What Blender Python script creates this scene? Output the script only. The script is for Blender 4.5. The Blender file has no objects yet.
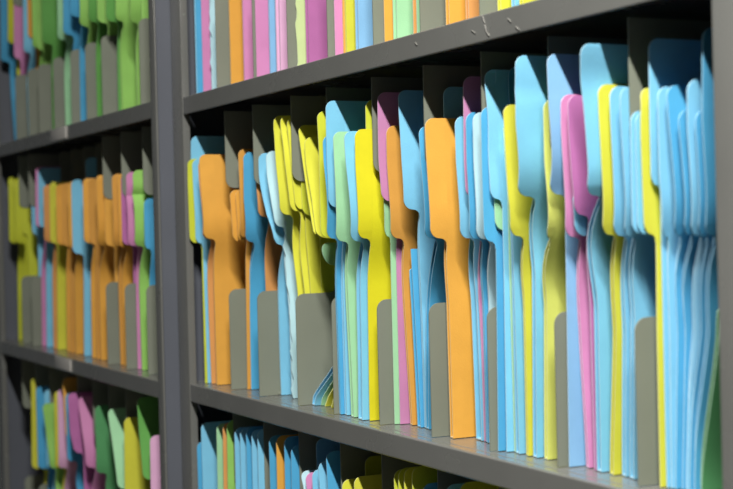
import bpy, math, random
from mathutils import Vector
random.seed(7)
scn = bpy.context.scene
COL = scn.collection

# ------------------------------------------------------------------ sizes (metres)
Z0 = 1.20            # top of the middle shelf board
H = 0.30             # clear height of one opening
T = 0.0197           # shelf board thickness
W = 0.9124            # clear width of a bay
DEPTH = 0.30
FPX = 1500.0
CAM = Vector((1.59014, -0.55101, Z0 + 0.16705))
YAW, PITCH, ROLL = 0.45329, -0.00982, -0.02487

Fw = Vector((-math.cos(YAW) * math.cos(PITCH), math.sin(YAW) * math.cos(PITCH), math.sin(PITCH)))
Rt = Vector((math.sin(YAW), math.cos(YAW), 0))
Up = Rt.cross(Fw)
R2 = Rt * math.cos(ROLL) + Up * math.sin(ROLL)
U2 = -Rt * math.sin(ROLL) + Up * math.cos(ROLL)

def ray(px, py):
    return Fw + R2 * ((px - 366.5) / FPX) - U2 * ((py - 244.5) / FPX)

def atY(px, py, Y):
    d = ray(px, py); s = (Y - CAM.y) / d.y
    return CAM + d * s

def atZ(px, py, Z):
    d = ray(px, py); s = (Z - CAM.z) / d.z
    return CAM + d * s

def atX(px, py, X):
    d = ray(px, py); s = (X - CAM.x) / d.x
    return CAM + d * s

# ------------------------------------------------------------------ materials
def srgb(r, g, b):
    f = lambda c: (c / 255 / 12.92) if c / 255 <= 0.04045 else ((c / 255 + 0.055) / 1.055) ** 2.4
    return (f(r), f(g), f(b), 1)

def mat(name, rgb, rough=0.6, spec=0.35, metal=0.0, noise=0.06, scale=60, bump=0.0, bscale=400, stretch=(1, 1, 1), smudge=0.0):
    m = bpy.data.materials.new(name); m.use_nodes = True
    nt = m.node_tree; b = nt.nodes['Principled BSDF']
    b.inputs['Roughness'].default_value = rough
    b.inputs['Specular IOR Level'].default_value = spec
    b.inputs['Metallic'].default_value = metal
    tc = nt.nodes.new('ShaderNodeTexCoord'); mp = nt.nodes.new('ShaderNodeMapping')
    mp.inputs['Scale'].default_value = stretch
    oi = nt.nodes.new('ShaderNodeObjectInfo')
    nt.links.new(tc.outputs['Object'], mp.inputs['Vector'])
    n = nt.nodes.new('ShaderNodeTexNoise'); n.noise_dimensions = '4D'
    n.inputs['Scale'].default_value = scale; n.inputs['Detail'].default_value = 6
    mul = nt.nodes.new('ShaderNodeMath'); mul.operation = 'MULTIPLY'; mul.inputs[1].default_value = 40
    nt.links.new(oi.outputs['Random'], mul.inputs[0]); nt.links.new(mul.outputs[0], n.inputs['W'])
    nt.links.new(mp.outputs[0], n.inputs['Vector'])
    hsv = nt.nodes.new('ShaderNodeHueSaturation'); hsv.inputs['Color'].default_value = srgb(*rgb)
    mr = nt.nodes.new('ShaderNodeMapRange')
    mr.inputs['From Min'].default_value = 0.3; mr.inputs['From Max'].default_value = 0.7
    mr.inputs['To Min'].default_value = 1 - noise; mr.inputs['To Max'].default_value = 1 + noise
    nt.links.new(n.outputs['Fac'], mr.inputs['Value'])
    # every sheet aged a little differently
    rv = nt.nodes.new('ShaderNodeMapRange'); rv.inputs['To Min'].default_value = 1 - noise; rv.inputs['To Max'].default_value = 1 + noise * .6
    nt.links.new(oi.outputs['Random'], rv.inputs['Value'])
    m2 = nt.nodes.new('ShaderNodeMath'); m2.operation = 'MULTIPLY'
    nt.links.new(mr.outputs[0], m2.inputs[0]); nt.links.new(rv.outputs[0], m2.inputs[1])
    nt.links.new(m2.outputs[0], hsv.inputs['Value'])
    nt.links.new(hsv.outputs[0], b.inputs['Base Color'])
    if smudge:
        n2 = nt.nodes.new('ShaderNodeTexNoise'); n2.inputs['Scale'].default_value = 14; n2.inputs['Detail'].default_value = 8
        nt.links.new(mp.outputs[0], n2.inputs['Vector'])
        r2 = nt.nodes.new('ShaderNodeMapRange'); r2.inputs['From Min'].default_value = .35; r2.inputs['From Max'].default_value = .7
        r2.inputs['To Min'].default_value = rough - smudge; r2.inputs['To Max'].default_value = rough + smudge
        nt.links.new(n2.outputs['Fac'], r2.inputs['Value']); nt.links.new(r2.outputs[0], b.inputs['Roughness'])
    if bump:
        n3 = nt.nodes.new('ShaderNodeTexNoise'); n3.inputs['Scale'].default_value = bscale; n3.inputs['Detail'].default_value = 4
        nt.links.new(mp.outputs[0], n3.inputs['Vector'])
        bp = nt.nodes.new('ShaderNodeBump'); bp.inputs['Strength'].default_value = bump; bp.inputs['Distance'].default_value = 0.002
        nt.links.new(n3.outputs['Fac'], bp.inputs['Height']); nt.links.new(bp.outputs[0], b.inputs['Normal'])
    return m

COLS = {  # key: (words, rgb)
    'lb': ('light blue', (124, 193, 224)), 'b': ('sky blue', (78, 163, 206)), 'pb': ('pale worn blue', (184, 222, 232)),
    'pw': ('powder blue', (132, 182, 220)),
    'y': ('yellow', (212, 211, 66)), 'yb': ('bright yellow', (216, 207, 36)), 'py': ('pale yellow', (214, 220, 110)), 'oy': ('olive yellow', (196, 202, 56)),
    'lm': ('lemon yellow', (206, 203, 66)),
    'o': ('orange', (220, 161, 68)), 'oc': ('ochre', (208, 150, 68)), 'br': ('tan', (212, 150, 86)),
    'p': ('pink', (206, 134, 180)), 'mg': ('magenta', (178, 106, 160)), 'pp': ('pale pink', (222, 172, 206)), 'mv': ('mauve', (192, 130, 172)),
    'g': ('pale green', (156, 208, 160)), 'lg': ('lime green', (146, 198, 98)), 'mgn': ('mid green', (98, 162, 78)), 'dg': ('deep green', (84, 150, 96)),
    'pg': ('whitish green', (196, 214, 152)),
}
MP = {k: mat('card_' + w.replace(' ', '_'), c, rough=.58, spec=.3, noise=.05, scale=45, bump=.08, bscale=700) for k, (w, c) in COLS.items()}
MPE = {k: mat('worn_lit_edge_' + w.replace(' ', '_'), tuple(int(v * .55 + 250 * .45) for v in c), rough=.8, spec=.15, noise=.08, scale=300) for k, (w, c) in COLS.items()}  # whitened card edges: wear plus a rim highlight put into the colour
M_paper = mat('paper', (236, 232, 220), rough=.8, spec=.2, noise=.05, scale=900, stretch=(1, .05, .05))
M_shelf = mat('grey_enamel', (108, 108, 104), rough=.24, spec=.75, noise=.05, scale=18, bump=.05, bscale=900, smudge=.1)
M_side = mat('blue_grey_enamel', (90, 93, 101), rough=.45, spec=.5, noise=.05, scale=18, bump=.05, bscale=900)
M_div = mat('warm_grey_enamel', (123, 127, 113), rough=.5, spec=.4, noise=.04, scale=25, bump=.04, bscale=900)
M_holder = mat('clear_plastic', (200, 195, 188), rough=.25, spec=.5)
M_card = mat('white_card', (225, 220, 210), rough=.7)
M_ink = mat('black_ink', (50, 48, 46), rough=.7)
M_floor = mat('grey_vinyl', (120, 118, 112), rough=.5, scale=6, noise=.1)
M_wall = mat('painted_plaster', (200, 198, 190), rough=.85, scale=8, noise=.03)
M_ceil = mat('ceiling_tile', (210, 210, 205), rough=.9, scale=30, noise=.06)
M_scratch = mat('bare_metal_scratch', (138, 136, 130), rough=.5)

# ------------------------------------------------------------------ mesh helpers
def link(name, verts, faces, m, parent=None, smooth=False):
    me = bpy.data.meshes.new(name)
    me.from_pydata([tuple(v) for v in verts], [], faces); me.validate(); me.update()
    me.materials.append(m)
    o = bpy.data.objects.new(name, me); COL.objects.link(o)
    if parent is not None:
        o.parent = parent
        off = Vector(parent.location)
        if parent.parent is not None: off = Vector(parent.parent.location)
        for v in me.vertices: v.co -= off
    if smooth:
        for p in me.polygons: p.use_smooth = True
    return o

def fixnormals(o):
    import bmesh
    bm = bmesh.new(); bm.from_mesh(o.data); bmesh.ops.recalc_face_normals(bm, faces=bm.faces); bm.to_mesh(o.data); bm.free()

def soft(o):
    for p in o.data.polygons: p.use_smooth = True
    o.data.set_sharp_from_angle(angle=math.radians(35))

def worn_lit_rims(o, m):  # narrow edge faces get the paler card, wear and painted rim light together
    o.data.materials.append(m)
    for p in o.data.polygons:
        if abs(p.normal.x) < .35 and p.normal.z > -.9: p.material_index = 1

def box_vf(x0, x1, y0, y1, z0, z1, base=0):
    v = [(x, y, z) for x in (x0, x1) for y in (y0, y1) for z in (z0, z1)]
    f = [(0, 1, 3, 2), (4, 6, 7, 5), (0, 4, 5, 1), (2, 3, 7, 6), (0, 2, 6, 4), (1, 5, 7, 3)]
    return v, [tuple(i + base for i in q) for q in f]

def boxes(name, bl, m, parent=None, bevel=0.0):
    V, F = [], []
    for b in bl:
        v, f = box_vf(*b, base=len(V)); V += v; F += f
    o = link(name, V, F, m, parent)
    fixnormals(o)
    if bevel:
        md = o.modifiers.new('bevel', 'BEVEL'); md.width = bevel; md.segments = 3; md.limit_method = 'ANGLE'
        for p in o.data.polygons: p.use_smooth = True
    return o

def empty(name, loc, label=None, cat=None, group=None):
    o = bpy.data.objects.new(name, None); COL.objects.link(o); o.location = loc; o.empty_display_size = .02
    if label: o['label'] = label
    if cat: o['category'] = cat
    if group: o['group'] = group
    return o

def prism_yz(name, outline, x0, x1, m, parent=None, bevel=0.0):
    """closed outline in (y,z) given thickness from x0 to x1"""
    n = len(outline)
    V = [(x0, y, z) for y, z in outline] + [(x1, y, z) for y, z in outline]
    F = [tuple(range(n)), tuple(range(2 * n - 1, n - 1, -1))] + [(i, (i + 1) % n, n + (i + 1) % n, n + i) for i in range(n)]
    o = link(name, V, F, m, parent); fixnormals(o)
    if bevel:
        md = o.modifiers.new('bevel', 'BEVEL'); md.width = bevel; md.segments = 2; md.limit_method = 'ANGLE'
    return o

# ------------------------------------------------------------------ folders
NZ = 48
def zg(z0, i): return z0 + H * i / (NZ - 1)

class Fold:
    def __init__(s, col, tab=None, body=None, t=6, set=None, auto=False, tall=False, notab=False, prot=None, wide='', torn=False, note='', tabz=None, topz=None, yt=None):
        s.col, s.tab, s.body, s.t, s.set, s.auto, s.tall, s.notab, s.wide, s.torn, s.note = col, tab, body, t * 1e-3, set, auto, tall, notab, wide, torn, note
        s.prot = prot; s.tabz = tabz; s.topz = topz; s.yt = yt
class Div:
    def __init__(s, px, py, back=0.0): s.px, s.py, s.back = px, py, back

YT, YB, YD = 0.0085, 0.0270, 0.0155     # tab front, body front and divider front behind the shelf's front plane
SH = 0.0009                            # card thickness

def interp(kn, z):
    if z <= kn[0][0]: return kn[0][1]
    for a, b in zip(kn, kn[1:]):
        if z <= b[0]:
            return a[1] + (b[1] - a[1]) * (z - a[0]) / max(1e-6, b[0] - a[0])
    return kn[-1][1]

def sheet(cols_fn, zs, name, m, parent, xr, th):
    """curved card: cols_fn(z) -> list of y; xr(z,y) -> x of its right face"""
    V, F = [], []
    n = len(cols_fn(zs[0]))
    for side in (0, 1):
        for z in zs:
            for y in cols_fn(z): V.append((xr(z, y) - side * th, y, z))
    R = len(zs); o2 = R * n
    for i in range(R - 1):
        for j in range(n - 1):
            a = i * n + j
            F.append((a, a + 1, a + n + 1, a + n)); F.append((o2 + a, o2 + a + n, o2 + a + n + 1, o2 + a + 1))
    for i in range(R - 1):
        for j in (0, n - 1):
            a, b = i * n + j, (i + 1) * n + j
            F.append((a, b, o2 + b, o2 + a))
    for j in range(n - 1):
        for i in (0, R - 1):
            a, b = i * n + j, i * n + j + 1
            F.append((a, b, o2 + b, o2 + a))
    return V, F

def merge(parts):
    V, F = [], []
    for v, f in parts:
        k = len(V); V += v; F += [tuple(i + k for i in q) for q in f]
    return V, F

DBG = False
def build_shelf(items, z0, y0, xl, xr_, where, shelfkey, dcut):
    """items: left to right Fold / Div; xl,xr_: clear x range; where: words"""
    # --- positions
    if shelfkey[0] == 'l':
        ds = [i for i in items if isinstance(i, Div)]; fs = [i for i in items if isinstance(i, Fold)]
        key = 0; seq = []
        for f in fs:
            if not f.auto:
                if f.body and shelfkey != 'lb': q = atY(f.body[-1][0], f.body[-1][1], y0 + YB)
                else: q = atY(f.tab[-1][0], f.tab[-1][1], y0 + YT)
                key = max(key, q.x) if seq else q.x
            seq.append((key, 1, f))
        for d in ds: seq.append((atY(d.px, d.py, y0 + YD).x + .002, 0, d))
        seq.sort(key=lambda s: (s[0], s[1]))
        items = [s[2] for s in seq]
    prev_x = xl + .002
    slot = 1; last_x = xl
    for it in items:
        if isinstance(it, Div):
            it.X = last_x = atY(it.px, it.py, y0 + YD).x; it.slot = slot; slot += 1; prev_x = it.X + .001
            continue
        it.slot = slot
        kn = []
        if it.auto:
            X = prev_x + .0035 + it.t
            p = atX(it.tab[0][0], it.tab[0][1], X)
            it.set = p.y - (y0 + YT); it.top = p.z
            pb = atX(it.tab[-1][0], it.tab[-1][1], X); it.tb = pb.z if len(it.tab) > 1 else z0 + .155
            kn = [(z0, X), (z0 + H, X)]
        else:
            if it.set is None:
                it.set = 0.0
                if it.body and shelfkey == 'm':
                    it.set = max(-.012, min(.010, atZ(it.body[-1][0], it.body[-1][1], z0).y - YB))
            if it.tab:
                for (a, b) in it.tab:
                    p = atY(a, b, y0 + (YT + it.set if it.yt is None else it.yt)); kn.append((p.z, p.x))
                it.top = kn[0][0]; it.tb = kn[-1][0] if len(kn) > 1 else z0 + .155
            else:
                it.top = z0 + (it.topz or .24); it.tb = z0 + (it.tabz or .155)
            if it.body:
                for (a, b) in it.body:
                    p = atY(a, b, y0 + YB + it.set); kn.append((p.z, p.x))
            kn.sort()
            k2 = [kn[0]]
            for k in kn[1:]:
                if k[0] - k2[-1][0] > .003: k2.append(k)
            kn = k2
        it.x = [interp(kn, zg(z0, i)) for i in range(NZ)]
        for _ in range(8):
            it.x = [(it.x[max(0, i - 1)] + 2 * it.x[i] + it.x[min(NZ - 1, i + 1)]) / 4 for i in range(NZ)]
        it.top = min(it.top, z0 + H - .006)
        if shelfkey in ('b', 'lb') and it.tab and it.tab[-1][1] >= 485: it.tb = it.top - .10
        if shelfkey == 'm' and it.col in ('lb', 'b', 'g', 'pw') and not it.auto:
            it.t = max(it.t, min(.010, .45 * (it.x[int(.3 * NZ)] - last_x)))
        last_x = it.x[int(.3 * NZ)]
        prev_x = it.x[int(.7 * NZ)]
        it.tl = [it.t] * NZ
    if DBG: print([(i.col, round(i.set, 3)) for i in items if isinstance(i, Fold)])
    # --- keep every sheet clear of its neighbours
    gap = .0006
    edges = [xl] + [i.X for i in items if isinstance(i, Div)] + [xr_]
    for s in range(1, slot + 1):
        fs = [i for i in items if isinstance(i, Fold) and i.slot == s]
        L, Rr = edges[s - 1] + .0018, edges[s] - .0018
        hi = [Rr] * NZ
        for f in reversed(fs):
            for i in range(NZ):
                if zg(z0, i) <= f.top + .012:
                    f.x[i] = min(f.x[i], hi[i]); hi[i] = f.x[i] - .0032 - gap
        lo = [L] * NZ
        for f in fs:
            for i in range(NZ):
                if zg(z0, i) <= f.top + .012:
                    left = f.x[i] - f.tl[i] - SH
                    if left < lo[i]:
                        f.tl[i] = max(.0018, f.x[i] - SH - lo[i]); left = f.x[i] - f.tl[i] - SH
                        if left < lo[i]:
                            f.x[i] += lo[i] - left
                    lo[i] = f.x[i] + gap
        # where squeezed past the right edge, compress
        for i in range(NZ):
            if lo[i] > Rr + .001:
                k = (Rr - L) / (lo[i] - L)
                for f in fs:
                    f.x[i] = L + (f.x[i] - L) * k; f.tl[i] *= k
        for f in fs:
            for _ in range(1):
                f.tl = [(f.tl[max(0, i - 1)] + f.tl[i] + f.tl[min(NZ - 1, i + 1)]) / 3 if f.tl[i] > .002 else f.tl[i] for i in range(NZ)]
            f.tl = [min(f.tl[i], max(.001, f.tl[i])) for i in range(NZ)]
        for f in fs:
            for _ in range(4):
                f.x = [(f.x[max(0, i - 1)] + 2 * f.x[i] + f.x[min(NZ - 1, i + 1)]) / 4 for i in range(NZ)]
                f.tl = [(f.tl[max(0, i - 1)] + 2 * f.tl[i] + f.tl[min(NZ - 1, i + 1)]) / 4 for i in range(NZ)]
        lo = [L] * NZ
        for f in fs:
            for i in range(NZ):
                if zg(z0, i) <= f.top + .008:
                    if f.x[i] - f.tl[i] - SH < lo[i]:
                        f.tl[i] = max(.0009, f.x[i] - SH - lo[i])
                        f.x[i] = max(f.x[i], lo[i] + f.tl[i] + SH)
                    lo[i] = f.x[i] + .0004
        for i in range(NZ):
            live = [f for f in fs if zg(z0, i) <= f.top + .008]
            if live and live[-1].x[i] > Rr + .0008:
                k = (Rr + .0008 - L) / (live[-1].x[i] - L)
                for f in live: f.x[i] = L + (f.x[i] - L) * k; f.tl[i] *= k
    # --- with the sheets' sideways places settled, find how far forward each front edge stands
    for f in items:
        if isinstance(f, Div): continue
        f.ytk = f.ybk = None
        def XX(z):
            u = max(0, min(NZ - 1.001, (z - z0) / H * (NZ - 1))); i = int(u)
            return f.x[i] + (f.x[i + 1] - f.x[i]) * (u - i)
        def track(pts, base, lo_, hi_):
            out = []
            for (a, b) in pts:
                z = atY(a, b, base).z
                y = atX(a, b, XX(z)).y
                out.append((z, max(y0 + lo_, min(y0 + hi_, y))))
            out.sort()
            return out
        if f.tab:
            base = y0 + (YT + f.set if f.yt is None else f.yt)
            f.ytk = track(f.tab, base, -.010, .034 if not f.auto else .05)
        if f.body:
            f.ybk = track(f.body, y0 + YB + f.set, .016, .060)
            if f.ytk:
                m_ = sum(k[1] for k in f.ytk) / len(f.ytk)
                f.ybk = [(z, max(y, m_ + .008)) for z, y in f.ybk]
    # --- labels
    fl = [i for i in items if isinstance(i, Fold)]
    ORD = ['', 'first', 'second', 'third', 'fourth', 'fifth', 'sixth', 'seventh', 'eighth', 'ninth', 'tenth', 'eleventh', 'twelfth', 'thirteenth']
    # --- meshes
    for k, f in enumerate(fl):
        same = [g for g in fl if g.slot == f.slot and g.col == f.col and g.tall == f.tall]
        cw = COLS[f.col][0]
        lead = (f.wide + ' ' if f.wide else '') + ('tall ' if f.tall else '')
        pre = ''
        if len(same) > 1: pre = ORD[same.index(f) + 1] + ' '
        lab = f"{pre}{lead}{cw} file folder" + (f' {f.note}' if f.note else '') + f", {ORD[f.slot]} slot from left, {where}"
        f.label = lab
        folder(f, z0, y0)
    # dividers
    ds = [i for i in items if isinstance(i, Div)]
    for k, d in enumerate(ds):
        divider(d, z0, y0, f"{ORD[k + 1]} grey metal divider plate from left, {where}", dcut)

def folder(f, z0, y0):
    zb = z0 + .0006
    top, tb = f.top, f.tb
    yt, yb, yk = y0 + YT + f.set, y0 + YB + f.set, y0 + YB + .235 + min(f.set, .02)
    if f.prot: yt = yb - f.prot
    if f.yt is not None: yt = y0 + f.yt
    if f.ytk: yt = sum(k[1] for k in f.ytk) / len(f.ytk)
    if f.ybk: yb = sum(k[1] for k in f.ybk) / len(f.ybk)
    elif f.ytk: yb = yt + YB - YT
    yk = min(max(y0 + .262, yb + .20), y0 + .30)
    def YTf(z):
        return interp(f.ytk, z) if f.ytk else yt
    def YBf(z):
        if f.ybk: return interp(f.ybk, z)
        return yb
    xs = f.x
    def X(z):
        u = (z - z0) / H * (NZ - 1); u = max(0, min(NZ - 1.001, u)); i = int(u)
        return xs[i] + (xs[i + 1] - xs[i]) * (u - i)
    def TL(z):
        u = (z - z0) / H * (NZ - 1); u = max(0, min(NZ - 1.001, u)); i = int(u)
        return f.tl[i] + (f.tl[i + 1] - f.tl[i]) * (u - i)
    root = empty('file_folder', (X(zb), YBf(zb), z0), f.label, 'folder', 'file folders on the shelves')
    m = MP[f.col]
    bodytop = top
    zs = [zb + (top - zb) * i / 26 for i in range(27)]
    ph, am = random.random() * 6, (.0002 if not f.torn else .0006)
    def bow(z, y):   # slight waviness of used card
        return am * math.sin(ph + z * 55) * math.sin(3.1 * (y - yb) / .24)
    def frontc(z):
        w = 0
        if f.torn: w = .0012 * math.sin(z * 310 + ph) + .0008 * math.sin(z * 830)
        return w
    def cols(z):
        a = YBf(z) + frontc(z)
        return [a, a + .008, a + .03, yb + .07, yb + .12, yb + .18, yk]
    r = .007
    zc = zs
    right = sheet(cols, zc, '', m, None, lambda z, y: X(z) + bow(z, y), SH)
    ltop = top - (.013 if f.t > .003 else .006)
    zl = [zb + (ltop - zb) * i / 26 for i in range(27)]
    def colsL(z):
        a = YBf(z) + .0012
        dz = ltop - z
        if dz < r: a += r - math.sqrt(max(0, r * r - (r - dz) ** 2))
        return [a, a + .01, a + .04, yb + .09, yb + .18, yk]
    left = sheet(colsL, zl, '', m, None, lambda z, y: X(z) - TL(z), SH)
    # folded bottom joining both covers
    V, F = [], []
    ys = [YBf(zb) + .0012, yb + .1, yk]
    for z in (zb, zb + SH):
        for y in ys:
            V += [(X(zb) - TL(zb) - SH, y, z), (X(zb), y, z)]
    F = [(0, 2, 3, 1), (2, 4, 5, 3), (6, 7, 9, 8), (8, 9, 11, 10), (0, 1, 7, 6), (4, 10, 11, 5), (0, 6, 8, 2), (2, 8, 10, 4), (1, 3, 9, 7), (3, 5, 11, 9)]
    v, fc = merge([right, left, (V, F)])
    o = link('cover', v, fc, m, root); fixnormals(o)
    soft(o); worn_lit_rims(o, MPE[f.col])
    # tab
    if not f.notab:
        hS = .0135; rt = .0075
        t0 = tb - .0045              # where the S curve reaches the body
        zm = t0 + hS * .42
        rows = [t0 + (zm - t0) * math.sin(math.pi / 2 * i / 8) for i in range(9)]
        rows += [zm + (t0 + hS - zm) * (1 - math.cos(math.pi / 2 * i / 8)) for i in range(1, 9)]
        rows += [t0 + hS + (top - rt - t0 - hS) * i / 14 for i in range(1, 15)] + [top - rt + rt * math.sin(math.pi / 2 * i / 8) for i in range(1, 9)]
        def yf(z):
            y1, y2 = YTf(z), YBf(z); w_ = y2 - y1
            if z <= zm:
                v_ = min(1, max(0, (z - t0) / (zm - t0)))
                return y2 - w_ * .45 * (1 - math.sqrt(1 - v_ * v_)) - .0003
            if z < t0 + hS:
                v_ = 1 - (z - zm) / (t0 + hS - zm)
                return y1 + w_ * .55 * (1 - math.sqrt(max(0, 1 - v_ * v_)))
            dz = top - z
            if dz < rt: return y1 + rt - math.sqrt(max(0, rt * rt - (rt - dz) ** 2))
            return y1
        def colsT(z):
            a = yf(z); c = YBf(z) + frontc(z)
            return [a, a + (c - a) * .35, a + (c - a) * .7, c]
        v, fc = sheet(colsT, rows, '', m, None, lambda z, y: X(z) + bow(z, y) * 0, SH)
        o = link('tab', v, fc, m, root); fixnormals(o); soft(o); worn_lit_rims(o, MPE[f.col])
    # contents
    if f.t > .0035:
        zp = [zb + .0012 + (top - .018 - zb) * i / 20 for i in range(21)]
        def xr2(z, y): return X(z) - SH - .0003 + min(0, bow(z, y)) - .0002
        V1, F1 = [], []
        n = 3
        for side in (0, 1):
            for z in zp:
                for y in (YBf(z) + (.006 if f.t < .006 else .016), yb + .1, yk - .004):
                    xx = xr2(z, y)
                    V1.append((xx if side == 0 else min(xx - .0003, max(xx - .004, X(z) - TL(z) + .0003)), y, z))
        R = len(zp); o2 = R * n
        for i in range(R - 1):
            for j in range(n - 1):
                a = i * n + j
                F1.append((a, a + 1, a + n + 1, a + n)); F1.append((o2 + a, o2 + a + n, o2 + a + n + 1, o2 + a + 1))
            for j in (0, n - 1):
                a, b = i * n + j, (i + 1) * n + j; F1.append((a, b, o2 + b, o2 + a))
        for j in range(n - 1):
            for i in (0, R - 1):
                a, b = i * n + j, i * n + j + 1; F1.append((a, b, o2 + b, o2 + a))
        o = link('papers', V1, F1, M_paper, root); fixnormals(o)

def arc(cy, cz, r, a0, a1, n=6):
    return [(cy + r * math.cos(math.radians(a0 + (a1 - a0) * i / n)), cz + r * math.sin(math.radians(a0 + (a1 - a0) * i / n))) for i in range(n + 1)]

def divider(d, z0, y0, label, cut):
    zl, zu, dep = cut        # lower lobe top, upper lobe bottom (above z0), cutout depth
    yf = y0 + YD + d.back; dep = dep - d.back * .5; yk = y0 + .285; zb = z0 + .0004; zt = z0 + H - .003
    r = .009
    a, b = z0 + zl, z0 + zu
    out = [(yf, zb), (yk, zb), (yk, zt), (yf, zt)]
    out += arc(yf + r, b + r, r, 180, 270)                       # upper lobe corner
    out += arc(yf + dep - r, b - r, r, 90, 0)                     # inner upper
    out += arc(yf + dep - r, a + r, r, 0, -90)                    # inner lower
    out += arc(yf + r, a - r, r, 90, 180)
    root = empty('shelf_divider', (d.X, yf, z0), label, 'divider', 'metal dividers standing in the shelves')
    prism_yz('divider_plate', out, d.X - .0011, d.X, M_div, root)
    # foot hooking into the shelf slot
    ft = boxes('foot', [(d.X, d.X + .0016, yf + .020, yf + .030, z0 + .0004, z0 + .0035)], M_div, root, bevel=.0006)

F, D = Fold, Div
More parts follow.
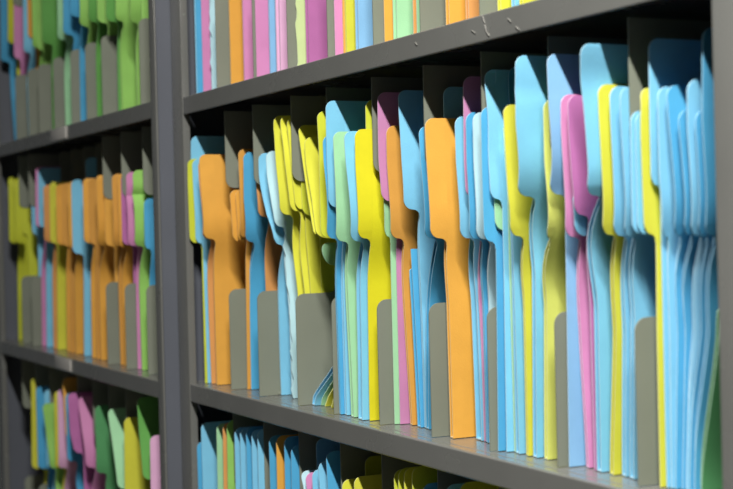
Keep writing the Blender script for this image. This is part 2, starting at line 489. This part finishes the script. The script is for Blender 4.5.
# px positions below are front-edge positions of each folder read off at the shelf plane
MID = [
 F('lb', [(191,136),(193,243)], None, 1, auto=True, tall=True),
 F('oy', [(187.5,159),(187.8,183),(190,244)], [(194,250),(197,380.2)], 5),
 F('lb', [(192.2,159),(193.2,183),(196,244)], [(203,250),(208,381.8)], 5),
 F('br', [(198,160),(199.3,183),(202,240)], [(209,250),(211.7,384.3)], 3),
 F('o', [(199,154.5),(200.8,183),(203.5,240)], [(215,250),(217.3,385.5)], 5, wide='broad'),
 Div(230.2,340),
 F('o', [(229.5,190),(233,243)], None, 4, auto=True),
 F('o', [(235,190),(237.5,243)], None, 4, auto=True),
 F('oc', [(238,149),(239,238)], [(246,250),(247.5,384)], 4),
 F('b', [(243.5,152),(244,200),(245,243)], [(254,250),(251.5,388.8)], 3),
 F('br', [(254,126),(256,183),(258,218)], [(266,240),(266,291)], 2.5, set=.012, tall=True),
 Div(258.5,345),
 F('lb', [(258.6,153),(259.3,178),(267,215),(275,246)], [(281,262),(281.5,392)], 4),
 F('pb', [(266,151),(267.5,178),(272,206),(275,228)], [(285,236),(290,309),(293,399)], 5, torn=True),
 F('y', [(273.5,115.5),(276,163),(280,216)], [(292.5,236),(298,294),(300,402)], 3),
 F('y', [(280,115.5),(285,163),(291,212)], [(300,236),(305,294),(309,404)], 3),
 F('y', [(287,117),(291,163),(296,210)], [(306,236),(311,294),(315,405)], 3),
 F('oy', [(299,130),(303,217)], None, 4, auto=True),
 Div(297,350),
 F('lb', None, [(338,280),(338,366),(316,396)], 5, set=.004, notab=True, topz=.12, note='slumped low'),
 F('g', [(321,243),(323,255),(327,267)], [(340,290),(340,370),(322,398)], 3, set=.010, note='slumped low'),
 F('y', [(298,125),(303,163),(310,210),(316,240)], [(342,260),(342,376),(326,400)], 3, note='leaning left'),
 F('y', [(304.5,137),(306,163),(312,200),(317.5,240)], [(344,262),(344,380),(332,401)], 3, note='leaning left'),
 F('oy', [(317,111),(319,150),(321,240)], None, 3, tall=True),
 Div(333.7,390),
 F('b', [(322.8,135),(324,163),(327,240)], [(337.5,250),(341,415)], 5),
 F('lb', [(325.8,100.5),(327,163),(328.5,209)], [(343,240),(347,415.8)], 6, yt=.001, tall=True),
 F('g', [(333,131.5),(334.5,163),(335.5,243)], [(348.5,250),(354,418)], 6),
 F('lb', [(344,131),(346,163),(350,243)], [(359.5,250),(362.5,421)], 7),
 F('oy', [(365.6,99.5),(368,200)], None, 3, auto=True, tall=True),
 F('yb', [(355,129),(355.5,163),(357.5,240)], [(370,250),(370,421.3)], 5, wide='broad'),
 Div(379.5,400),
 F('g', [(382.5,180),(385,238)], [(388.5,245),(393.7,423)], 4),
 F('mv', [(377.7,92),(379,163),(382,203)], [(396.5,250),(400.5,424.5)], 4, tall=True),
 F('oc', [(386.5,125.5),(387.2,163),(390.5,240)], [(403.8,250),(412.5,426)], 5),
 F('b', None, [(410.5,240),(414.5,305),(421,428.3)], 3, notab=True, topz=.15),
 F('lb', [(398,90),(402,163),(404,211)], [(419.5,225),(422,309),(426.3,429)], 3, tall=True),
 F('b', [(418.7,126),(421,163),(424,240)], [(436,252),(430,300),(429,430)], 2.5),
 Div(431.8,420),
 F('lb', [(443.5,86.5),(446,200)], None, 4, auto=True, tall=True),
 F('o', [(425,118),(427,163),(430.5,240)], [(446.6,255),(449,300),(453.3,439.3)], 6, wide='broad'),
 F('lb', [(455,116),(456.5,163),(460,240)], [(474,252),(476.5,300),(482,441)], 4),
 F('mv', [(463.5,76),(464.5,163),(466,200)], [(478.5,270),(481.5,340),(485,442)], 2.5, tall=True),
 F('b', [(466,112),(467,163),(469,241)], [(482,255),(484,300),(488,443.5)], 4),
 F('pb', [(473,112),(474,163),(476,241)], [(488.5,262),(489.5,300),(490,444)], 3),
 Div(490,430),
 F('b', [(480.8,107),(482,163),(484.5,243)], [(496.5,262),(498.3,447.3)], 3),
 F('g', [(494,190),(496,233)], None, 2.5, auto=True),
 F('lb', [(485,66),(488.5,123),(490.5,200)], [(504,262),(507,448.8)], 3, tall=True, yt=.0035),
 F('g', None, [(509.5,262),(515,449.5)], 3, notab=True),
 F('b', [(510,66),(512,200)], None, 3, auto=True, tall=True),
 F('lb', None, [(513.5,262),(519.5,454.8)], 3, notab=True),
 F('lm', [(503,104.5),(504.3,123),(508,190),(510.3,238)], [(523,252),(525,300),(528.5,456.8)], 4),
 F('lb', [(515.5,55),(516.2,123),(517,198)], [(534,210),(535.5,269),(537,458.5)], 6, tall=True, yt=-.0005),
 F('py', [(544,98),(545,163),(545.5,240)], [(546.5,252),(547,300),(547.5,459.3)], 5, set=.0, prot=.006, note='with crumpled tab'),
 Div(557.6,440),
 F('pw', [(547,53.5),(549,103),(549.3,196)], [(566,210),(567,300),(569.5,461.6)], 5, tall=True, yt=.004),
 F('p', [(561,94),(561.5,130),(565,239)], [(580,252),(581,330),(589,469)], 4),
 F('lb', [(572,190),(575,238)], None, 3, auto=True),
 F('mg', [(568,95),(569,130),(572,176),(574.5,217)], [(588,235),(590.5,300),(595.5,471)], 5),
 F('lb', [(580.5,43),(584,103),(585,197)], [(596,215),(598,300),(601.5,473)], 6, tall=True, yt=-.0055),
 F('lm', [(598,84),(599.5,120),(602,237)], [(615,252),(616.5,330),(613.7,475.7)], 5),
 F('lb', [(610,86),(611,120),(613,238)], [(626,252),(626,330),(626,477.4)], 5),
 F('lb', [(620.3,86.5),(621,120),(623.5,239)], [(634,252),(635,310),(634,480)], 4),
 Div(638,440),
 F('lb', [(631,110),(633,238)], None, 4, auto=True),
 F('lb', [(636,110),(638,238)], None, 4, auto=True),
 F('lm', [(639.7,88),(641,130),(645,236)], [(657,262),(657.5,330),(660,478.5)], 4),
 F('lb', [(649,38),(650.5,130),(651.5,187)], [(661,262),(663,330),(666,478.5)], 4, tall=True),
 F('lb', [(658,86),(660,180),(662,238)], [(668,262),(670,330),(671.5,478.5)], 4),
 F('b', [(666.5,85),(670,130),(673,237)], [(677,262),(678,330),(676,479)], 4),
 F('b', [(678,110),(683,237)], [(687,262),(686,330),(683,481)], 4, notab=False),
 F('lb', [(687.5,79),(688,130),(690,238)], [(698,262),(696,330),(687,482)], 4),
 F('b', [(695,110),(697,238)], [(704,262),(702,330),(690,484)], 4),
 F('b', [(702.7,27),(702.7,120),(704,238)], [(711,262),(710,330),(695,484.7)], 4, tall=True),
 F('dg', None, [(720,262),(719,340),(702,486)], 4, notab=True, topz=.13, note='leaning'),
]
TOP = [
 F('lb', None, [(191.5,94)], 6), F('b', None, [(198,93)], 6), F('p', None, [(203.5,91)], 6), F('pb', None, [(212,88)], 4, torn=True),
 Div(217,80),
 F('o', None, [(231.5,82)], 5), F('p', None, [(245,79)], 5),
 Div(253.8,70),
 F('p', None, [(257,76)], 9), F('pw', None, [(271,72)], 5), F('pp', None, [(277.5,70)], 4), F('pp', None, [(281,69)], 4),
 Div(288,60),
 F('pg', None, [(297.5,65)], 6, torn=True), F('mg', None, [(309.5,61)], 9),
 Div(328,50),
 F('p', None, [(335.5,53)], 4), F('o', None, [(344,50)], 4), F('lm', None, [(347,50)], 5), F('pw', None, [(359,46)], 8),
 Div(373.5,35),
 F('o', None, [(385,39)], 6), F('g', None, [(397.5,35)], 9), F('br', None, [(414,31)], 2.5), F('g', None, [(417.5,30)], 2.5),
 Div(420.5,25),
 F('o', None, [(449.5,20)], 7), F('br', None, [(469,15)], 6),
 Div(480,12),
 F('y', None, [(501,6)], 6), F('lb', None, [(515,2)], 6), F('y', None, [(523,0)], 6),
 Div(545,-10),
 F('lb', None, [(560,-8)], 6), F('p', None, [(585,-14)], 6),
 Div(625,-30),
 F('lb', None, [(650,-30)], 6), F('y', None, [(680,-38)], 6),
]
BOT = [
 F('b', [(196.7,441),(198.5,489)], None, 4),
 F('lb', [(201,423),(203,489)], None, 5, tall=True),
 F('g', [(216.5,424),(218,489)], None, 4),
 F('br', [(222.8,423),(224,489)], None, 4),
 F('lg', [(226.8,421),(228,489)], None, 3, tall=True),
 Div(233.8,440),
 F('lb', [(234.5,428),(236,489)], None, 4), F('lb', [(240,428.5),(241.5,489)], None, 4), F('b', [(246,428),(247.5,489)], None, 4),
 F('lb', [(251.5,430),(253,489)], None, 4), F('lb', [(257.5,430),(259,489)], None, 4),
 Div(264,440),
 F('b', [(269,436),(270.5,489)], None, 5), F('o', [(276.3,436),(277.5,489)], None, 5), F('b', [(284.3,437),(285.5,489)], None, 5), F('b', [(291,446),(292,489)], None, 4),
 Div(299.3,450),
 F('lb', [(316,439),(318,489)], None, 4, auto=True, tall=True),
 F('pb', [(300,471),(304,489)], None, 4, note='tilted'), F('p', [(305,473),(307,489)], None, 5), F('lb', [(312,470),(313,489)], None, 5), F('lb', [(318,462),(320,489)], None, 5),F('b', [(326,452),(328,489)], None, 4),
 Div(340.7,460),
 F('oy', [(365,457),(366,489)], None, 4, auto=True),
 F('y', [(342,480),(343,500)], None, 5, wide='broad'), F('lm', [(354,477),(355,500)], None, 6),
 Div(382.2,470),
 F('oy', [(394,470),(395,500)], None, 4), F('oy', [(398.5,468.5),(399,500)], None, 4), F('y', [(404,468),(405,500)], None, 4), F('oy', [(412,467),(413,500)], None, 5),
 F('b', [(423,484),(424,510)], None, 6), 
 Div(438,480),
 F('lb', [(446,485),(447,510)], None, 6), F('oy', [(460,483),(461,510)], None, 6),
 Div(500,500),
 F('lb', [(520,500),(521,530)], None, 6), F('y', [(540,505),(541,530)], None, 6),
 Div(565,510),
 F('lb', [(585,520),(586,550)], None, 6),
]
LMID = [
 F('oy', [(7.5,177),(9,244)], [(18,262),(19,345)], 6), F('oy', [(14,178),(15,244)], [(24,262),(25,347)], 5),
 Div(22,300),
 F('oy', [(21.5,178),(22.5,235)], [(28,262),(29,345)], 5),
 Div(32,305),
 F('lb', [(31,186),(32.5,235)], [(38.5,262),(39,344)], 6),
 F('p', [(35.5,166),(36,228)], [(42,262),(42.5,345)], 2.5, tall=True),
 F('lb', [(38,167),(39,228)], [(46.5,262),(47,346)], 6, tall=True),
 Div(41.5,310,.035),
 F('br', [(43,185),(44,243)], [(53,262),(54,350)], 5), F('lm', [(49.5,181),(50.5,244)], [(57.5,262),(58,348)], 6), F('o', [(56,184),(57,246)], [(67,262),(67.5,350)], 6),
 Div(52,310,.035),
 F('oc', [(62,182),(63,247)], [(70.5,262),(71,350)], 6), F('o', [(68,181),(69,249)], [(76,262),(76,351)], 6), F('lb', [(71.5,179),(73,255)], [(84,262),(84.5,354)], 6),
 Div(63.5,310,.035),
 F('lb', [(85.6,156.5),(87,200)], None, 4, auto=True, tall=True),
 F('o', [(82.5,178),(84,244)], [(92,262),(92.5,356)], 5), F('oc', [(88.5,177),(90,245)], [(96,262),(97,357)], 5), F('o', [(95.5,175),(96.5,246)], [(101,262),(101.5,358)], 5),
 Div(76,310,.035), Div(90,310,.035),
 Div(106.3,300),
 F('o', [(104.5,174),(105.5,247)], [(115,262),(116,361)], 6), F('oc', [(111.5,174),(112.5,247)], [(120,262),(121,362)], 6), F('o', [(117.5,173),(118.5,248)], [(124,262),(125,363)], 4),
 Div(125.3,310),
 F('mg', [(121,173),(122.5,246)], [(133.5,262),(134,363)], 5), F('p', [(126,172),(127.5,247)], [(137,262),(138,364)], 4),
 F('lg', [(132.5,170),(134,247)], [(141,262),(142.5,366)], 6),
 Div(147.3,330),
 F('b', [(144,198),(145,250)], [(151,262),(152,366)], 4), 
]
LTOP = [
 F('b', [(0,-40),(0.5,62)], [(10,70),(15,145)], 6),
 F('oy', [(7,-45),(7.5,44)], [(17,60),(18,142)], 5),
 F('p', [(13.5,-60),(14,57)], [(20.5,70),(21,141)], 5),
 Div(16,110),
 F('lb', [(22,-60),(23,52)], [(28,70),(29,140)], 5),
 Div(28.6,110),
 F('o', [(26,-60),(28,35)], [(36,60),(37,138)], 5),
 F('lg', [(29,-60),(32,48)], [(40,60),(43,138)], 5),
 F('lg', [(34,-60),(37,48)], [(44,60),(46,137)], 5),
 Div(39,110),
 F('mgn', [(40,-60),(42,44)], [(52,60),(53,134)], 6, wide='broad'),
 Div(54.3,110),
 F('g', [(56,-60),(57,40)], [(65,60),(66,130)], 5), F('b', [(62,-60),(63,35)], [(72,60),(73,130)], 5), F('b', [(69,-60),(70,17)], [(80,40),(81,126)], 5),
 Div(71.5,100),
 F('lg', [(78,-65),(79,26)], [(88,40),(89,124)], 6), F('mgn', [(87,-65),(88,22)], [(97,40),(98,122)], 6),
 Div(86.5,100),
 F('lg', [(96,-65),(97.5,22)], [(108,40),(109,120)], 6), F('mgn', [(105,-65),(106,22)], [(118,40),(119,118)], 6),
 Div(102.3,90),
 F('lg', [(114,-65),(115,20)], [(123,30),(123.5,116)], 10, wide='broad'), 
 Div(121,90,.035),
 F('lg', [(128,-65),(129,22)], [(138,30),(138.5,114)], 6),
 Div(140.5,90),
 F('lg', [(140,-65),(142,25)], [(146,30),(147,112)], 4),
]
LBOT = [
 F('lm', [(31,378),(32,470)], None, 4, tall=True), 
 Div(24.5,470),
 F('b', [(36,387),(38,470)], [(48,489),(49,495)], 5),
 F('lb', [(44,390),(46,470)], [(52,489),(53,495)], 5),
 Div(38,470),
 F('lg', [(42,402),(46,430),(50,470)], [(56,489),(57,495)], 4, note='leaning'),
 F('lm', [(54,391),(55,470)], [(62,489),(63,495)], 5),
 Div(52,480),
 F('pp', [(57.5,389),(58,470)], [(64,489),(64,495)], 5),
 F('o', [(62.5,378),(66,440)], None, 4, tall=True),
 Div(67,480),
 F('b', [(65.5,393),(67,463)], [(76,480),(78,495)], 5),
 F('mg', [(67.5,391),(70,430),(75,454)], [(84,480),(84,495)], 4),
 Div(80,480),
 F('p', [(78,397),(82,430),(86,470)], [(92,489),(92,495)], 5),
 F('mgn', [(97,384),(99,460)], None, 4, tall=True, auto=True),
 Div(95,480),
 F('dg', [(95,406),(96,475)], [(106,489),(107,495)], 7, wide='broad'),
 F('g', [(107.5,409),(112,440),(118,489)], None, 5, note='leaning'),
 Div(111,480),
 F('lm', [(124,418),(125,489)], None, 6, wide='broad'),
 Div(128,480),
 F('mgn', [(137,397),(140,440),(144,489)], None, 5, note='leaning'),
 Div(145,480),
 F('pp', [(150,436),(151,489)], None, 3),
]
XLB = -.0548
CUT = (.1072, .2153, .045)
build_shelf(MID, Z0, 0, -.001, W + .03, 'middle shelf of right bay', 'm', CUT)
build_shelf(TOP, Z0 + H + T, 0, -.001, W + .03, 'upper shelf of right bay', 't', CUT)
build_shelf(BOT, Z0 - H - T, 0, -.001, W + .03, 'lower shelf of right bay', 'b', CUT)
build_shelf(LMID, Z0, -.019, -.874, XLB, 'middle shelf of left bay', 'lm', CUT)
build_shelf(LTOP, Z0 + H + T, -.019, -.874, XLB, 'upper shelf of left bay', 'lt', CUT)
build_shelf(LBOT, Z0 - H - T, -.019, -.874, XLB, 'lower shelf of left bay', 'lb', CUT)


# ------------------------------------------------------------------ shelving units
def unit(x0, x1, y0, label, side_post_l, side_post_r, labels_px=()):
    """clear opening x0..x1, front plane y0"""
    root = empty('shelving_unit', ((x0 + x1) / 2, y0, 0), label, 'shelving', None)
    zt = Z0 + 2 * (H + T) + .03
    dk = .33
    # posts: angle profile with a narrow return to the inside
    for (xa, xb, inner) in ((x0 - side_post_l, x0, 1), (x1, x1 + side_post_r, -1)):
        boxes('upright', [(xa, xb, y0, y0 + .0022, 0, zt), ((xb - .0022) if inner == 1 else xa, xb if inner == 1 else (xa + .0022), y0 + .0010, y0 + .0085, 0, zt), (xa, xb, y0 + dk - .011, y0 + dk, 0, zt)], M_shelf, root, bevel=.0006)
        xs = xa if inner == 1 else xb
        xo = (xa, xa + .002) if inner == 1 else (xb - .002, xb)
        boxes('side_panel', [(xo[0], xo[1], y0 + .0024, y0 + dk - .0112, .02, zt)], M_side, root)
    boxes('back_panel', [(x0 - side_post_l + .003, x1 + side_post_r - .003, y0 + dk - .013, y0 + dk - .0115, .02, zt)], M_shelf, root)
    zs = [Z0 + H + T, Z0, Z0 - H - T, Z0 + 2 * (H + T), Z0 - 2 * (H + T), Z0 - 3 * (H + T)]
    for k, z in enumerate(zs):
        sh = boxes('shelf', [(x0 + .0004, x1 - .0004, y0 + .0004, y0 + .003, z - T, z),
                             (x0 + .0004, x1 - .0004, y0 + .003, y0 + .0118, z - .004, z),
                             (x0 - side_post_l + .0024, x1 + side_post_r - .0024, y0 + .0118, y0 + dk - .0136, z - .004, z)], M_shelf, root)
        md = sh.modifiers.new('bevel', 'BEVEL'); md.width = .0011; md.segments = 3; md.limit_method = 'ANGLE'
        if k in labels_px:
            xm = labels_px[k]
            h = boxes('label_holder', [(xm - .042, xm + .042, y0 - .0012, y0 + .0004, z - .0175, z - .001)], M_holder, sh, bevel=.0004)
    return root

p_r = .0345
XL0 = -.0548
RB = unit(0, W, 0, 'grey metal open shelving bay on the right, filling most of the photo', p_r, .045)
lx1 = XL0; lx0 = -.875
lp = -p_r - .0006 - lx1 - .0005
unit(lx0, lx1, -.019, 'grey metal open shelving bay on the left, seen out of focus', .03, lp, {0: atY(59, 140, -.019).x, 1: atY(63, 357, -.019).x})

def scuff(parent, strokes):
    V, F = [], []
    for (a, b2, w_) in strokes:
        p, q = atY(a[0], a[1], -.00025), atY(b2[0], b2[1], -.00025)
        d = (q - p); n = Vector((d.z, 0, -d.x)).normalized() * w_ * .7
        k = len(V)
        ring = [p, p * .7 + q * .3 + n, p * .3 + q * .7 + n * .7, q, p * .3 + q * .7 - n * .6, p * .7 + q * .3 - n]
        V += [Vector(v) for v in ring] + [Vector(v) + Vector((0, .0004, 0)) for v in ring]
        F += [tuple(range(k, k + 6)), tuple(range(k + 11, k + 5, -1))] + [(k + i, k + (i + 1) % 6, k + 6 + (i + 1) % 6, k + 6 + i) for i in range(6)]
    o = link('scuff_mark', V, F, M_scratch, parent); fixnormals(o)
upper = [o for o in RB.children if o.name.startswith('shelf')][0]
scuff(upper, [((481.5, 15), (484.5, 23), .0007), ((484, 24), (486.5, 33), .0011), ((486.5, 32), (489, 36), .0008), ((515, 26), (519, 30), .0008), ((414.5, 42), (417, 45), .0008), ((507, 18), (511, 22), .0005), ((471, 30), (475, 33), .0005)])

# floor, wall, ceiling
def struct(o): o['kind'] = 'structure'; return o
struct(boxes('floor', [(-4, 4, -3, .6, -.05, 0)], M_floor))
struct(boxes('wall_back', [(-4, 4, .36, .46, 0, 2.75)], M_wall))
struct(boxes('ceiling', [(-4, 4, -3, .6, 2.75, 2.8)], M_ceil))

# ------------------------------------------------------------------ aisle lamp (a linear luminaire hung along the aisle)
LX, LY, LZ, LL = 1.50, -.50, 2.47, 1.0
lamp = empty('ceiling_lamp', (LX, LY, 2.75), 'white linear lamp under the ceiling above the aisle', 'lamp')
boxes('lamp_body', [(LX - LL / 2 - .03, LX + LL / 2 + .03, LY - .05, LY + .05, LZ + .01, LZ + .06)], M_ceil, lamp, bevel=.004)
boxes('hanger', [(LX - .3, LX - .29, LY - .005, LY + .005, LZ + .06, 2.75), (LX + .29, LX + .3, LY - .005, LY + .005, LZ + .06, 2.75)], M_ceil, lamp)
ld = bpy.data.lights.new('lamp_tube', 'AREA'); ld.shape = 'RECTANGLE'; ld.size = LL; ld.size_y = .05
ld.energy = 80; ld.color = (1.0, .985, .95)
lo = bpy.data.objects.new('lamp_tube', ld); COL.objects.link(lo); lo.parent = lamp; lo.location = (0, 0, LZ - 2.75)

w = bpy.data.worlds.new('world'); scn.world = w; w.use_nodes = True
bg = w.node_tree.nodes['Background']; bg.inputs[0].default_value = (.88, .95, 1.0, 1); bg.inputs[1].default_value = .08

# ------------------------------------------------------------------ camera
cd = bpy.data.cameras.new('camera'); co = bpy.data.objects.new('camera', cd); COL.objects.link(co)
cd.sensor_width = 36; cd.lens = FPX / 733 * 36; cd.clip_start = .01
from mathutils import Matrix
Mx = Matrix(((R2.x, U2.x, -Fw.x), (R2.y, U2.y, -Fw.y), (R2.z, U2.z, -Fw.z))).to_4x4()
Mx.translation = CAM
co.matrix_world = Mx
cd.dof.use_dof = True
cd.dof.focus_distance = (atY(370, 300, 0.012) - CAM).dot(Fw)
cd.dof.aperture_fstop = 9.0
scn.camera = co
scn.view_settings.view_transform = 'Standard'; scn.view_settings.look = 'None'
scn.view_settings.exposure = -0.12; scn.view_settings.gamma = 1
scn.view_settings.use_curve_mapping = False
